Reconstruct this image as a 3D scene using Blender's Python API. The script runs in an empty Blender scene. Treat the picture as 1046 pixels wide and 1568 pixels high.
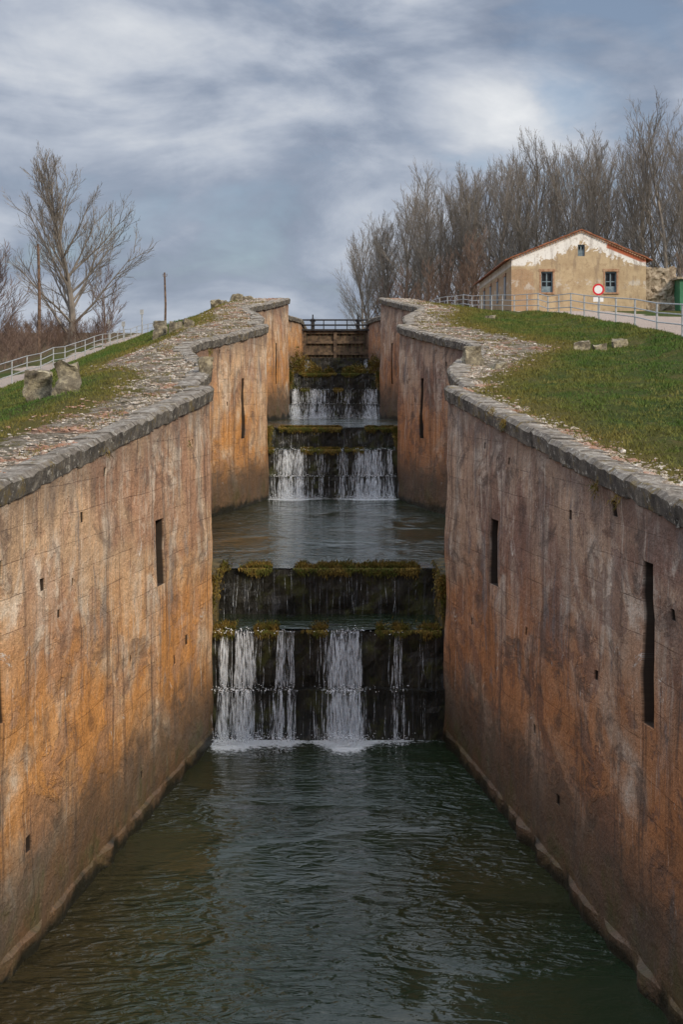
import bpy, math, random
from mathutils import Vector, noise, Matrix
R = random.Random(7)
scene = bpy.context.scene
COL = scene.collection
scene.view_settings.view_transform = 'Standard'
scene.view_settings.look = 'None'
scene.view_settings.exposure = 0

# ------------------------------------------------------------ helpers
def mesh_obj(name, verts, faces, mat=None, parent=None, attrs=None, uvs=None, smooth=False):
    me = bpy.data.meshes.new(name)
    me.from_pydata(verts, [], faces)
    if attrs:
        for k, v in attrs.items():
            a = me.attributes.new(k, 'FLOAT', 'POINT')
            a.data.foreach_set('value', v)
    if uvs:
        ul = me.uv_layers.new(name='UVMap')
        for l in me.loops:
            ul.data[l.index].uv = uvs[l.vertex_index]
    if smooth:
        me.polygons.foreach_set('use_smooth', [True] * len(me.polygons))
    me.update()
    ob = bpy.data.objects.new(name, me)
    COL.objects.link(ob)
    if mat: me.materials.append(mat)
    if parent: ob.parent = parent
    return ob

def empty(name):
    e = bpy.data.objects.new(name, None)
    COL.objects.link(e)
    return e

class Geo:
    def __init__(s): s.v = []; s.f = []
    def box(s, x0, x1, y0, y1, z0, z1):
        n = len(s.v)
        s.v += [(x0,y0,z0),(x1,y0,z0),(x1,y1,z0),(x0,y1,z0),(x0,y0,z1),(x1,y0,z1),(x1,y1,z1),(x0,y1,z1)]
        s.f += [tuple(n+i for i in q) for q in ((0,3,2,1),(4,5,6,7),(0,1,5,4),(1,2,6,5),(2,3,7,6),(3,0,4,7))]
    def quad(s, a, b, c, d):
        n = len(s.v); s.v += [a, b, c, d]; s.f.append((n, n+1, n+2, n+3))
    def tube(s, pts, rads, sides=6):
        n = len(s.v)
        for i, p in enumerate(pts):
            a = pts[max(i-1, 0)]; b = pts[min(i+1, len(pts)-1)]
            d = (Vector(b) - Vector(a)).normalized()
            u = d.cross(Vector((0.13, 0.31, 0.94)))
            if u.length < 0.05: u = d.cross(Vector((1, 0, 0)))
            u.normalize(); w = d.cross(u)
            for k in range(sides):
                an = 2*math.pi*k/sides
                q = Vector(p) + (u*math.cos(an) + w*math.sin(an))*rads[i]
                s.v.append(tuple(q))
        for i in range(len(pts)-1):
            for k in range(sides):
                k2 = (k+1) % sides
                s.f.append((n+i*sides+k, n+i*sides+k2, n+(i+1)*sides+k2, n+(i+1)*sides+k))
        s.f.append(tuple(n+(len(pts)-1)*sides+k for k in range(sides)))
    def rock(s, c, r, rng, squash=0.7):
        n = len(s.v)
        ang = rng.random()*6.28
        ca, sa = math.cos(ang), math.sin(ang)
        base = [(1,0,0),(0.3,0.9,0),(-0.8,0.6,0),(-0.8,-0.6,0),(0.3,-0.9,0),(0.6,0.2,0.7),(-0.1,0.6,0.75),(-0.6,0,0.7),(-0.05,-0.6,0.75)]
        for b in base:
            x, y, z = (b[0]*r*rng.uniform(.7,1.25), b[1]*r*rng.uniform(.6,1.1), b[2]*r*squash*rng.uniform(.6,1.3))
            s.v.append((c[0]+x*ca-y*sa, c[1]+x*sa+y*ca, c[2]+z-0.15*r))
        s.f += [tuple(n+i for i in q) for q in ((0,1,5),(1,6,5),(1,2,6),(2,7,6),(2,3,7),(3,8,7),(3,4,8),(4,0,5),(4,5,8),(5,6,7,8))]
    def blade(s, p, L, w, lean, rng):
        n = len(s.v)
        a = rng.random()*6.28
        dx, dy = math.cos(a)*w, math.sin(a)*w
        lx, ly = lean
        s.v += [(p[0]-dx,p[1]-dy,p[2]),(p[0]+dx,p[1]+dy,p[2]),(p[0]+lx,p[1]+ly,p[2]+L)]
        s.f.append((n,n+1,n+2))
    def obj(s, name, mat, parent=None, **k):
        return mesh_obj(name, s.v, s.f, mat, parent, **k)

class NT:
    def __init__(s, name, world=False):
        if world:
            s.m = bpy.data.worlds.new(name)
        else:
            s.m = bpy.data.materials.new(name)
        s.m.use_nodes = True
        s.t = s.m.node_tree
        s.t.nodes.clear()
    def n(s, typ, props=None, **ins):
        nd = s.t.nodes.new(typ)
        if props:
            for k, v in props.items(): setattr(nd, k, v)
        for k, v in ins.items():
            key = int(k[1:]) if (k[0] == 'i' and k[1:].isdigit()) else k.replace('_', ' ')
            s.set(nd, key, v)
        return nd
    def set(s, nd, key, v):
        inp = nd.inputs[key]
        if isinstance(v, bpy.types.NodeSocket): s.t.links.new(v, inp)
        elif isinstance(v, bpy.types.Node): s.t.links.new(v.outputs[0], inp)
        else:
            if isinstance(v, (tuple, list)) and len(v) == 3 and len(getattr(inp, 'default_value', [0,0,0])) == 4:
                v = (*v, 1)
            inp.default_value = v
    def noise(s, vec, scale=1, detail=4, rough=.55, dist=0):
        return s.n('ShaderNodeTexNoise', None, Vector=vec, Scale=scale, Detail=detail, Roughness=rough, Distortion=dist).outputs[0]
    def map(s, vec, sc=(1,1,1), loc=(0,0,0)):
        return s.n('ShaderNodeMapping', None, Vector=vec, Scale=sc, Location=loc).outputs[0]
    def ss(s, val, a, b, lo=0, hi=1):
        nd = s.n('ShaderNodeMapRange', {'interpolation_type': 'SMOOTHSTEP'})
        s.set(nd, 0, val); s.set(nd, 1, a); s.set(nd, 2, b); s.set(nd, 3, lo); s.set(nd, 4, hi)
        return nd.outputs[0]
    def math(s, op, a, b=0.0, clamp=False):
        nd = s.n('ShaderNodeMath', {'operation': op, 'use_clamp': clamp})
        s.set(nd, 0, a); s.set(nd, 1, b)
        return nd.outputs[0]
    def mix(s, f, a, b, blend='MIX'):
        nd = s.n('ShaderNodeMixRGB', {'blend_type': blend})
        s.set(nd, 0, f); s.set(nd, 1, a); s.set(nd, 2, b)
        return nd.outputs[0]
    def attr(s, name):
        return s.n('ShaderNodeAttribute', {'attribute_name': name}).outputs['Fac']
    def ramp(s, f, stops):
        nd = s.n('ShaderNodeValToRGB')
        s.set(nd, 0, f)
        e = nd.color_ramp.elements
        while len(e) < len(stops): e.new(0.5)
        for i, (p, c) in enumerate(stops):
            e[i].position = p; e[i].color = (*c, 1)
        return nd.outputs[0]
    def bump(s, h, strength=.5, dist=.05, normal=None):
        nd = s.n('ShaderNodeBump', None, Height=h, Strength=strength, Distance=dist)
        if normal is not None: s.set(nd, 'Normal', normal)
        return nd.outputs[0]
    def out(s, **ins):
        b = s.n('ShaderNodeBsdfPrincipled', None, **ins)
        o = s.n('ShaderNodeOutputMaterial')
        s.t.links.new(b.outputs[0], o.inputs[0])
        return s.m
    def pos(s):
        return s.n('ShaderNodeNewGeometry').outputs['Position']
    def nrm(s):
        return s.n('ShaderNodeNewGeometry').outputs['True Normal']
    def xyz(s, v):
        nd = s.n('ShaderNodeSeparateXYZ'); s.set(nd, 0, v)
        return nd.outputs

def simple(name, c1, c2, scale=3, rough=.8, bump=.3, bs=20, metal=0, spec=.3):
    t = NT(name); p = t.pos()
    f = t.ss(t.noise(p, scale, 4), .35, .65)
    col = t.mix(f, c1, c2)
    if bump > .25:
        nb = t.bump(t.noise(p, bs, 3), bump, .02)
        return t.out(Base_Color=col, Roughness=rough, Normal=nb, Metallic=metal, Specular_IOR_Level=spec)
    return t.out(Base_Color=col, Roughness=rough, Metallic=metal, Specular_IOR_Level=spec)

# ------------------------------------------------------------ profiles
AX = -0.2
HW = [(-8,2.5),(0,2.5),(2,2.6),(6,3.2),(10,3.9),(13,4.2),(15.5,4.17),(17.5,4.0),(20,3.68),(24,3.18),(27.9,2.7),(29.7,2.46),(30.0,2.46),(30.02,2.85),(34,2.85),(36,3.1),(39,3.7),(41.5,4.1),(43,4.15),(44.5,3.95),(48,3.2),(51,2.7),(53,2.42),(53.3,2.42),(53.32,2.8),(57,2.8),(60,3.2),(63,3.75),(65,3.75),(68,3.2),(72,2.65),(75,2.35),(75.3,2.35),(75.32,2.75),(79,2.75),(84,3.4),(88,3.5),(93,3.0),(98,2.35),(104,2.3),(118,2.3)]
def _tan():
    T = []
    n = len(HW)
    for i in range(n):
        def sl(a, b): return (HW[b][1]-HW[a][1])/(HW[b][0]-HW[a][0])
        l = sl(i-1, i) if i > 0 else None
        r = sl(i, i+1) if i < n-1 else None
        if l is None: T.append(r)
        elif r is None: T.append(l)
        elif HW[i][0]-HW[i-1][0] < .5: T.append(r)
        elif HW[i+1][0]-HW[i][0] < .5: T.append(l)
        else: T.append((HW[i+1][1]-HW[i-1][1])/(HW[i+1][0]-HW[i-1][0]))
    return T
TT = _tan()
def hw(D):
    D = max(HW[0][0], min(HW[-1][0], D))
    for i in range(len(HW)-1):
        if D <= HW[i+1][0]:
            x0, y0 = HW[i]; x1, y1 = HW[i+1]; h = x1-x0
            t = (D-x0)/h
            if h < .5: return y0+(y1-y0)*t
            return (2*t**3-3*t*t+1)*y0+(t**3-2*t*t+t)*h*TT[i]+(-2*t**3+3*t*t)*y1+(t**3-t*t)*h*TT[i+1]
    return HW[-1][1]
def lerp_tab(tab, D):
    if D <= tab[0][0]: return tab[0][1]
    for i in range(len(tab)-1):
        if D <= tab[i+1][0]:
            t = (D-tab[i][0])/(tab[i+1][0]-tab[i][0])
            return tab[i][1]*(1-t)+tab[i+1][1]*t
    return tab[-1][1]
ZC = [(-40,-3.2),(0,-2.9),(29.7,.08),(53,2.48),(64,3.8),(75,4.95),(80,4.95),(118,5.05)]
def zc(D): return lerp_tab(ZC, D)
ZR = [(-40,-3.2),(0,-2.9),(17,-1.15),(30,.2),(45,1.75),(60,3.0),(75,4.05),(92,5.25),(110,6.4),(150,7.3),(400,8)]
ZL = [(-40,-4),(0,-4),(30,-2.3),(60,.05),(90,2.7),(120,5.0),(400,6)]
WL = [(-99,31,-7.3),(31,54.5,-4.0),(54.5,76.5,-1.4),(76.5,999,.98)]
def wl(D):
    for a, b, z in WL:
        if a <= D < b: return z
def sstep(x, a, b):
    t = max(0, min(1, (x-a)/(b-a))); return t*t*(3-2*t)
def rubw(D, side):
    if side > 0: base = .45+1.15*sstep(D,31,36)+.6*sstep(D,38,42)-.5*sstep(D,50,56)
    else: base = 1.45+1.1*sstep(D,33,38)-.7*sstep(D,52,56)
    return base
def terrain(x, D):
    side = 1 if x > AX else -1
    xw = hw(D)
    o = abs(x-AX)-xw
    c = zc(D)
    if D > 108:
        k = sstep(D, 108, 125); c = c*(1-k)+5.2*k
    if side > 0:
        k = sstep(o, 1.0, 6.5)
        z = c*(1-k)+lerp_tab(ZR, D)*k
        z += .28*math.exp(-((x-9.6)/.7)**2)*sstep(D,20,40)*(1-sstep(D,75,90))
    else:
        k = max(0, min(1, (-x-5.3)/9.2))
        z = c*(1-k)+lerp_tab(ZL, D)*k
    amp = .12*sstep(o, .5, 2.5)
    z += amp*noise.noise(Vector((x*.5, D*.4, side*3)))+amp*.5*noise.noise(Vector((x*1.7, D*1.5, 5)))
    z += .05*noise.noise(Vector((x*4, D*4, 1)))*sstep(o, .5, .8)
    z -= .05
    return z

# ------------------------------------------------------------ materials
def wall_mat(name, right):
    t = NT(name)
    uv = t.n('ShaderNodeUVMap').outputs[0]
    h = t.attr('h'); tc = t.attr('t'); cav_shade = t.attr('cav_shade')
    if right:  # right bank darker, left lighter: sun and shade painted into masonry colours
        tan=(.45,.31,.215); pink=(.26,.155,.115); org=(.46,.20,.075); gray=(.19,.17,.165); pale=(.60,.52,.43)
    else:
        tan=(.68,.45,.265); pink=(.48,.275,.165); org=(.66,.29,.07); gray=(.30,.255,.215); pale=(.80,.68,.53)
    wv = t.n('ShaderNodeTexNoise', None, Vector=uv, Scale=.9, Detail=2).outputs['Color']
    uvw = t.n('ShaderNodeVectorMath', {'operation':'ADD'}, i0=uv, i1=t.n('ShaderNodeVectorMath', {'operation':'SCALE'}, i0=wv, Scale=.05)).outputs[0]
    n1 = t.noise(t.map(uv,(.30,.40,1),(3 if right else 11,0,0)), 1, 5, .62, .7)
    n2 = t.noise(t.map(uv,(1.1,.6,1),(7,2,0)), 1, 6, .68, .8)
    c = t.mix(t.ss(n1,.44,.62), tan, pink)
    c = t.mix(t.math('MULTIPLY', t.ss(n2,.48,.66), .8), c, pale)
    hn = t.math('ADD', h, t.math('MULTIPLY', t.math('SUBTRACT', n2, .5), 4.0))
    ob = t.math('MULTIPLY', t.ss(hn, 4.8, 2.4), t.ss(n1, .34, .50))
    c = t.mix(t.math('MULTIPLY', ob, .85), c, org)
    br = t.n('ShaderNodeTexBrick', {'offset': .5}, Vector=uvw, Color1=(.78,.77,.76), Color2=(1.12,1.10,1.08), Mortar=(.42,.38,.35), Scale=1.0, Mortar_Size=.008, Bias=0.0, Brick_Width=.86, Row_Height=.43)
    br.inputs['Mortar Smooth'].default_value = .5
    c = t.mix(t.ss(t.noise(uv, .9, 5), .42, .60, .12, .9), c, t.mix(1, c, br.outputs[0], 'MULTIPLY'))
    n6 = t.noise(t.map(uv,(.8,1.0,1),(31,5,0)), 1, 7, .70, .5)
    er = t.ss(n6,.535,.555)
    c = t.mix(t.math('MULTIPLY', er, .5), c, pink if not right else (.17,.10,.08))
    s1 = t.noise(t.map(uv,(2.6,.13,1)), 1, 5, .7, .35)
    c = t.mix(t.math('MULTIPLY', t.ss(s1,.50,.68), .68), c, (.085,.058,.045))
    s2 = t.noise(t.map(uv,(6.5,.38,1),(4,9,0)), 1, 5, .72, .2)
    c = t.mix(t.math('MULTIPLY', t.ss(s2,.575,.69), .75), c, pale)
    c = t.mix(t.math('MULTIPLY', t.ss(s2,.43,.33), .65), c, (.10,.07,.055))
    n4 = t.noise(t.map(uv,(.8,1.0,1),(1,5,0)), 1, 7, .72, 1.0)
    c = t.mix(t.math('MULTIPLY', t.ss(n4,.52,.63), .68 if right else .48), c, (.10,.072,.058))
    n5 = t.noise(t.map(uv,(1.5,.45,1),(21,5,0)), 1, 5, .72, .6)
    c = t.mix(t.math('MULTIPLY', t.ss(n5,.57,.66), .65), c, gray)
    n7 = t.noise(t.map(uv,(2.2,1.6,1),(2,15,0)), 1, 6, .78, .8)
    c = t.mix(t.math('MULTIPLY', t.ss(n7,.64,.68), .85), c, (.72,.67,.60))
    tn = t.math('ADD', tc, t.math('MULTIPLY', t.math('SUBTRACT', s1, .5), 3.0))
    c = t.mix(t.math('MULTIPLY', t.ss(tn, .7, .1), .5), c, (.13,.105,.09))
    wn = t.math('ADD', h, t.math('MULTIPLY', t.math('SUBTRACT', n4, .5), 3.2))
    c = t.mix(t.math('MULTIPLY', t.ss(wn, 2.2, .9), .84), c, (.088,.07,.052))
    c = t.mix(t.math('MULTIPLY', t.ss(wn, 1.0, .3), t.math('MULTIPLY', t.ss(n2,.45,.6), .6)), c, (.075,.08,.025))
    wn2 = t.math('ADD', h, t.math('MULTIPLY', t.math('SUBTRACT', n6, .5), 1.2))
    c = t.mix(t.math('MULTIPLY', t.ss(wn2, .45, .30), .35), c, (.15,.09,.045))
    c = t.mix(t.ss(wn2, .30, .06), c, (.020,.019,.011))
    sp = t.noise(uv, 20, 6, .78)
    c = t.mix(.75, c, t.ramp(sp, [(.25,(.42,.40,.38)),(.5,(1,1,1)),(.75,(1.6,1.55,1.5))]), 'MULTIPLY')
    dk = t.ss(cav_shade, .02, .12)
    c = t.mix(t.math('MULTIPLY', dk, .95), c, (.024,.018,.014))  # near-black in slots and holes: recess shade painted into the colour
    solid = t.math('SUBTRACT', 1.0, dk)
    bp = t.bump(t.noise(uv, 4, 6, .75), t.math('MULTIPLY', solid, .9), .09)
    bp = t.bump(er, t.math('MULTIPLY', solid, .6), -.03, bp)
    bp = t.bump(br.outputs['Fac'], t.math('MULTIPLY', solid, .4), -.02, bp)
    bp = t.bump(sp, t.math('MULTIPLY', solid, .45), .015, bp)
    rg = t.ss(h, 1.2, .2, .88, .45)
    return t.out(Base_Color=c, Roughness=rg, Normal=bp, Specular_IOR_Level=.25)

M_wall_l = wall_mat('lock_masonry_sunlit_tone', False)
M_wall_r = wall_mat('lock_masonry_shade_tone', True)

def coping_mat():
    t = NT('coping_stone'); p = t.pos()
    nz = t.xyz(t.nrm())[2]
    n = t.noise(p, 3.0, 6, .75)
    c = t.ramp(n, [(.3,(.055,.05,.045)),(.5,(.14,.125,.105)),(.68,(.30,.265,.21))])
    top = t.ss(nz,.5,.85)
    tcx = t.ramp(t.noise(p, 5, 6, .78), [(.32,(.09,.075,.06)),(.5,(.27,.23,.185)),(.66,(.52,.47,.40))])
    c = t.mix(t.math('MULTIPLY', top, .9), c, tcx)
    c = t.mix(t.ss(t.noise(t.map(p,(1,1,1),(9,0,0)), 8, 6, .75), .56, .64), c, (.52,.49,.42))
    c = t.mix(t.math('MULTIPLY', t.ss(t.noise(t.map(p,(1,1,1),(0,9,0)), 2.5, 5, .75), .55, .65), .75), c, (.22,.16,.055))
    bp = t.bump(t.noise(p, 9, 6, .8), 1.0, .07)
    return t.out(Base_Color=c, Roughness=.95, Normal=bp, Specular_IOR_Level=.15)
M_cope = coping_mat()

def ground_mat():
    t = NT('ground_soil_grass'); p = t.pos()
    rb = t.attr('rubble'); pa = t.attr('path'); fa = t.attr('fallow'); ed = t.attr('edge')
    g = t.mix(t.ss(t.noise(p,.55,5,.65),.38,.62), (.066,.100,.020), (.120,.112,.026))
    g = t.mix(t.ss(t.noise(p,14,4,.7),.35,.7), t.mix(.6,g,(.02,.03,.008)), g)
    g = t.mix(t.math('MULTIPLY',t.ss(t.noise(t.map(p,(1,1,1),(5,5,0)),1.1,5,.7),.55,.68),.5), g, (.17,.12,.05))
    g = t.mix(fa, g, (.12,.085,.05))
    g = t.mix(t.math('MULTIPLY',ed,.6), g, (.16,.115,.035))
    r = t.ramp(t.noise(p, 5, 7, .8), [(.3,(.07,.055,.04)),(.47,(.18,.145,.10)),(.56,(.33,.28,.22)),(.68,(.64,.59,.51))])
    r = t.mix(t.math('MULTIPLY', t.ss(t.noise(p,.9,5,.72),.5,.6), .6), r, (.28,.13,.075))
    r = t.mix(t.math('MULTIPLY', t.ss(t.noise(t.map(p,(1,1,1),(15,5,0)),1.3,5,.72),.52,.62), .7), r, (.10,.09,.03))
    d = t.mix(t.noise(p,5,5,.7), (.40,.31,.25), (.52,.43,.36))
    f = t.ss(t.math('ADD', rb, t.math('MULTIPLY', t.math('SUBTRACT', t.noise(p,1.8,6,.75), .5), 2.2)), .4, .6)
    c = t.mix(f, g, r)
    f2 = t.ss(t.math('ADD', pa, t.math('MULTIPLY', t.math('SUBTRACT', t.noise(p,1.2,4,.7), .5), .9)), .4, .6)
    c = t.mix(f2, c, d)
    bp = t.bump(t.noise(p, 9, 6, .8), 1.0, .12)
    return t.out(Base_Color=c, Roughness=.95, Normal=bp, Specular_IOR_Level=.1)
M_ground = ground_mat()

def grass_mat():
    t = NT('grass_blades'); p = t.pos(); ed = t.attr('edge')
    c = t.mix(t.ss(t.noise(p,.45,5,.65),.40,.60), (.078,.138,.026), (.16,.16,.038))
    c = t.mix(t.math('MULTIPLY',t.ss(t.noise(t.map(p,(1,1,1),(5,5,0)),.9,5,.72),.52,.66),.7), c, (.23,.185,.065))
    c = t.mix(t.math('MULTIPLY',ed,.7), c, (.24,.17,.045))
    c = t.mix(t.ss(t.noise(p,30,2),.4,.65), c, t.mix(.5,c,(.03,.05,.01)))
    return t.out(Base_Color=c, Roughness=.8, Specular_IOR_Level=.15)
M_grass = grass_mat()

def moss_mat():
    t = NT('moss'); p = t.pos()
    c = t.mix(t.ss(t.noise(p,1.8,4,.65),.44,.60), (.27,.18,.04), (.10,.12,.02))
    c = t.mix(t.ss(t.noise(p,25,3),.4,.65), c, (.10,.065,.02))
    return t.out(Base_Color=c, Roughness=.85, Specular_IOR_Level=.2)
M_moss = moss_mat()

def water_mat():
    t = NT('canal_water'); p = t.pos()
    foam = t.attr('foam')
    w1 = t.noise(t.map(p,(1.3,2.6,1)), 1, 2, .5, 1.3)
    w2 = t.noise(t.map(p,(4.0,7.0,1)), 1, 3, .55, .8)
    w3 = t.noise(t.map(p,(.30,.34,1),(2,1,0)), 1, 2, .5, .5)
    calm = t.ss(w3, .38, .58, .18, 1)
    hgt = t.math('ADD', t.math('MULTIPLY', w1, 1.0), t.math('MULTIPLY', w2, .36))
    hgt = t.math('MULTIPLY', hgt, calm)
    bp = t.bump(hgt, 1.0, .155)
    n = t.noise(t.map(p,(.25,.18,1)), 1, 3)
    c = t.mix(t.ss(n,.4,.65), (.015,.027,.012), (.024,.028,.011))
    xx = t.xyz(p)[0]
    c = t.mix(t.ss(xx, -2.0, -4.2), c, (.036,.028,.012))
    fm = t.ss(t.math('ADD', foam, t.math('MULTIPLY', t.math('SUBTRACT', t.noise(p,9,6,.75), .5), 1.8)), .45, .85)
    c = t.mix(fm, c, (.74,.77,.77))
    return t.out(Base_Color=c, Roughness=t.math('ADD', .04, t.math('MULTIPLY', fm, .5)), Normal=bp, IOR=1.33, Specular_IOR_Level=.5)
M_water = water_mat()

def wet_mat():
    t = NT('wet_weir_stone'); p = t.pos()
    n = t.noise(t.map(p,(1,1,.5)), 3, 5, .7)
    c = t.ramp(n, [(.3,(.006,.006,.006)),(.55,(.022,.020,.014)),(.75,(.05,.045,.025))])
    s = t.noise(t.map(p,(12,2,.45)), 1, 5, .7)
    c = t.mix(t.math('MULTIPLY', t.ss(s,.52,.72), .6), c, (.15,.16,.18))
    c = t.mix(t.math('MULTIPLY', t.ss(t.noise(p,1.7,4,.7),.50,.66), .7), c, (.06,.065,.014))
    bp = t.bump(t.noise(t.map(p,(1,1,.35)), 9, 6, .7), .9, .06)
    return t.out(Base_Color=c, Roughness=t.ss(s,.4,.6,.5,.2), Normal=bp, Specular_IOR_Level=.4)
M_wet = wet_mat()

def fall_mat():
    t = NT('falling_water'); p = t.pos()
    a = t.ss(t.noise(t.map(p,(30,10,3.4)), 1, 4, .75), .38, .72, .0, .85)
    tr = t.n('ShaderNodeBsdfTransparent')
    b = t.n('ShaderNodeBsdfPrincipled', None, Base_Color=(.82,.87,.92,1), Roughness=.4, Specular_IOR_Level=.5)
    m = t.n('ShaderNodeMixShader'); t.set(m, 0, a)
    t.t.links.new(tr.outputs[0], m.inputs[1]); t.t.links.new(b.outputs[0], m.inputs[2])
    o = t.n('ShaderNodeOutputMaterial'); t.t.links.new(m.outputs[0], o.inputs[0])
    return t.m
M_fall = fall_mat()
M_drop = simple('spray_drops', (.80,.84,.87), (.9,.92,.94), 5, .3, 0)

# ------------------------------------------------------------ walls
SL = [(25.3,25.85,-3.47,-2.3,0),(17.3,17.7,-4.1,-2.1,0),(48.7,49.2,-1.6,.45,0),(70.5,70.95,.4,2.4,0)]
HOLES = {-1:[(22.2,-1.25,.12),(21.0,-1.85,.14),(19.2,-2.6,.15),(27.6,-4.8,.18),(26.6,-5.0,.16),(18.6,-5.9,.2),(24.2,-6.5,.12),(19.9,-3.1,.1),(28.2,-1.0,.1),(44.8,.6,.14),(47,-.4,.12),(46.2,1.3,.12),(23.5,-4.4,.1),(20.6,-2.75,.1)],
         1:[(24.6,-1.2,.11),(26.4,-1.0,.1),(20.8,-1.8,.13),(22.8,-5.4,.14),(18.9,-1.55,.2),(19.6,-3.9,.12),(23.2,-3.9,.12),(27.3,-4.4,.12),(21.3,-6.1,.14),(16.6,-2.6,.12),(46,.9,.12),(50,-.3,.12)]}
def build_wall(side, name, mat):
    Ds = set()
    D = -8.0
    while D < 118: Ds.add(round(D, 3)); D += .2 if D < 56 else .5
    for a, b in HW: Ds.add(a)
    hs = HOLES[side]
    for s in SL: Ds.update([s[0]-.01, s[0], s[1], s[1]+.01])
    for hh in hs: Ds.update([hh[0]-hh[2]/2-.01, hh[0]-hh[2]/2, hh[0]+hh[2]/2, hh[0]+hh[2]/2+.01])
    Ds = sorted(Ds)
    Zs = set([-8.2])
    z = -8.0
    while z < 5.2: Zs.add(round(z, 3)); z += .25
    for s in SL: Zs.update([s[2]-.01, s[2], s[3], s[3]+.01])
    for hh in hs: Zs.update([hh[1]-hh[2]/2-.01, hh[1]-hh[2]/2, hh[1]+hh[2]/2, hh[1]+hh[2]/2+.01])
    Zs.update([-7.06,-7.02])
    Zs = sorted(Zs)
    V=[];H=[];T=[];UV=[];C=[]
    u = 0; last = None
    for D in Ds:
        w = hw(D); top = zc(D)-.28
        if last: u += math.hypot(D-last[0], w-last[1])
        last = (D, w)
        for z in Zs:
            zz = min(z, top)
            ww = w+.05*noise.noise(Vector((D*.8, zz*.8, side*7)))+.02*noise.noise(Vector((D*3, zz*3, side)))
            if D < 29.95 and zz <= -7.04: ww -= max(0,.04+.13*noise.noise(Vector((D*1.7, 0, side))))
            ww += .012*(zz+4)
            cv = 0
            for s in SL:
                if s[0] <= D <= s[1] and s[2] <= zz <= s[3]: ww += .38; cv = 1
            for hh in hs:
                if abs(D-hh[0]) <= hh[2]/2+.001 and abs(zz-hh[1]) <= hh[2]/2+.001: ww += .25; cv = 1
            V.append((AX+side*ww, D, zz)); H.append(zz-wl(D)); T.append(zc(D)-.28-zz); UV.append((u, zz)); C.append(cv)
    nz = len(Zs); F=[]
    for i in range(len(Ds)-1):
        for j in range(nz-1):
            a = i*nz+j
            if V[a][2] >= V[a+1][2]-1e-5 and V[a+nz][2] >= V[a+nz+1][2]-1e-5: continue
            F.append((a, a+nz, a+nz+1, a+1) if side < 0 else (a, a+1, a+nz+1, a+nz))
    wob = mesh_obj(name, V, F, mat, attrs={'h':H,'t':T,'cav_shade':C}, uvs=UV)
    # coping stones
    g = Geo(); rng = random.Random(5+side)
    brk = [-8.0]; D = -8.0
    specials = [30.0, 53.3, 75.3, 118.0]
    for sp in specials:
        while D < sp-.6:
            D += rng.uniform(.6,1.35)
            if D < sp-.5: brk.append(D)
        brk.append(sp); D = sp+.03; brk.append(D)
    for a, b in zip(brk[:-1], brk[1:]):
        if b-a < .1 or a >= 117.9: continue
        a2 = a+.002; b2 = b-.002
        j = rng.uniform(-.015,.015); jz = rng.uniform(-.012,.012)
        back = rng.uniform(.26,.50)
        nseg = 6
        n0 = len(g.v)
        for k in range(nseg+1):
            d = a2+(b2-a2)*k/nseg
            w = hw(d)+.05
            zt_ = zc(d)+jz+.03*noise.noise(Vector((d*2.5, side, 0)))
            inn = w-.08+j+.03*noise.noise(Vector((d*2.2, side, 2)))+.02*noise.noise(Vector((d*8, side, 2)))
            mid = .5*(inn+w+back)
            zb = zt_-.30+.03*noise.noise(Vector((d*3, side, 5)))
            ch = .06+.05*noise.noise(Vector((d*5, side, 8)))
            for (x, z) in ((inn+.03, zb),(inn, zt_-ch),(inn+ch*1.1, zt_),(mid, zt_+.02*noise.noise(Vector((d*4, side, 11)))),(w+back, zt_-.02),(w+back, zb)):
                g.v.append((AX+side*x, d, z))
        m = 6
        for k in range(nseg):
            for q in range(m):
                q2 = (q+1)%m
                g.f.append((n0+k*m+q, n0+k*m+q2, n0+(k+1)*m+q2, n0+(k+1)*m+q))
        g.f.append(tuple(n0+q for q in range(m))); g.f.append(tuple(n0+nseg*m+q for q in reversed(range(m))))
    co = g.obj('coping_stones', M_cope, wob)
    bv = co.modifiers.new('bevel','BEVEL'); bv.width=.012; bv.segments=1; bv.limit_method='ANGLE'; bv.angle_limit=math.radians(60)
    return wob
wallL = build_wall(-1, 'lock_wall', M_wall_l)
wallR = build_wall(1, 'lock_wall', M_wall_r)

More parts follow.
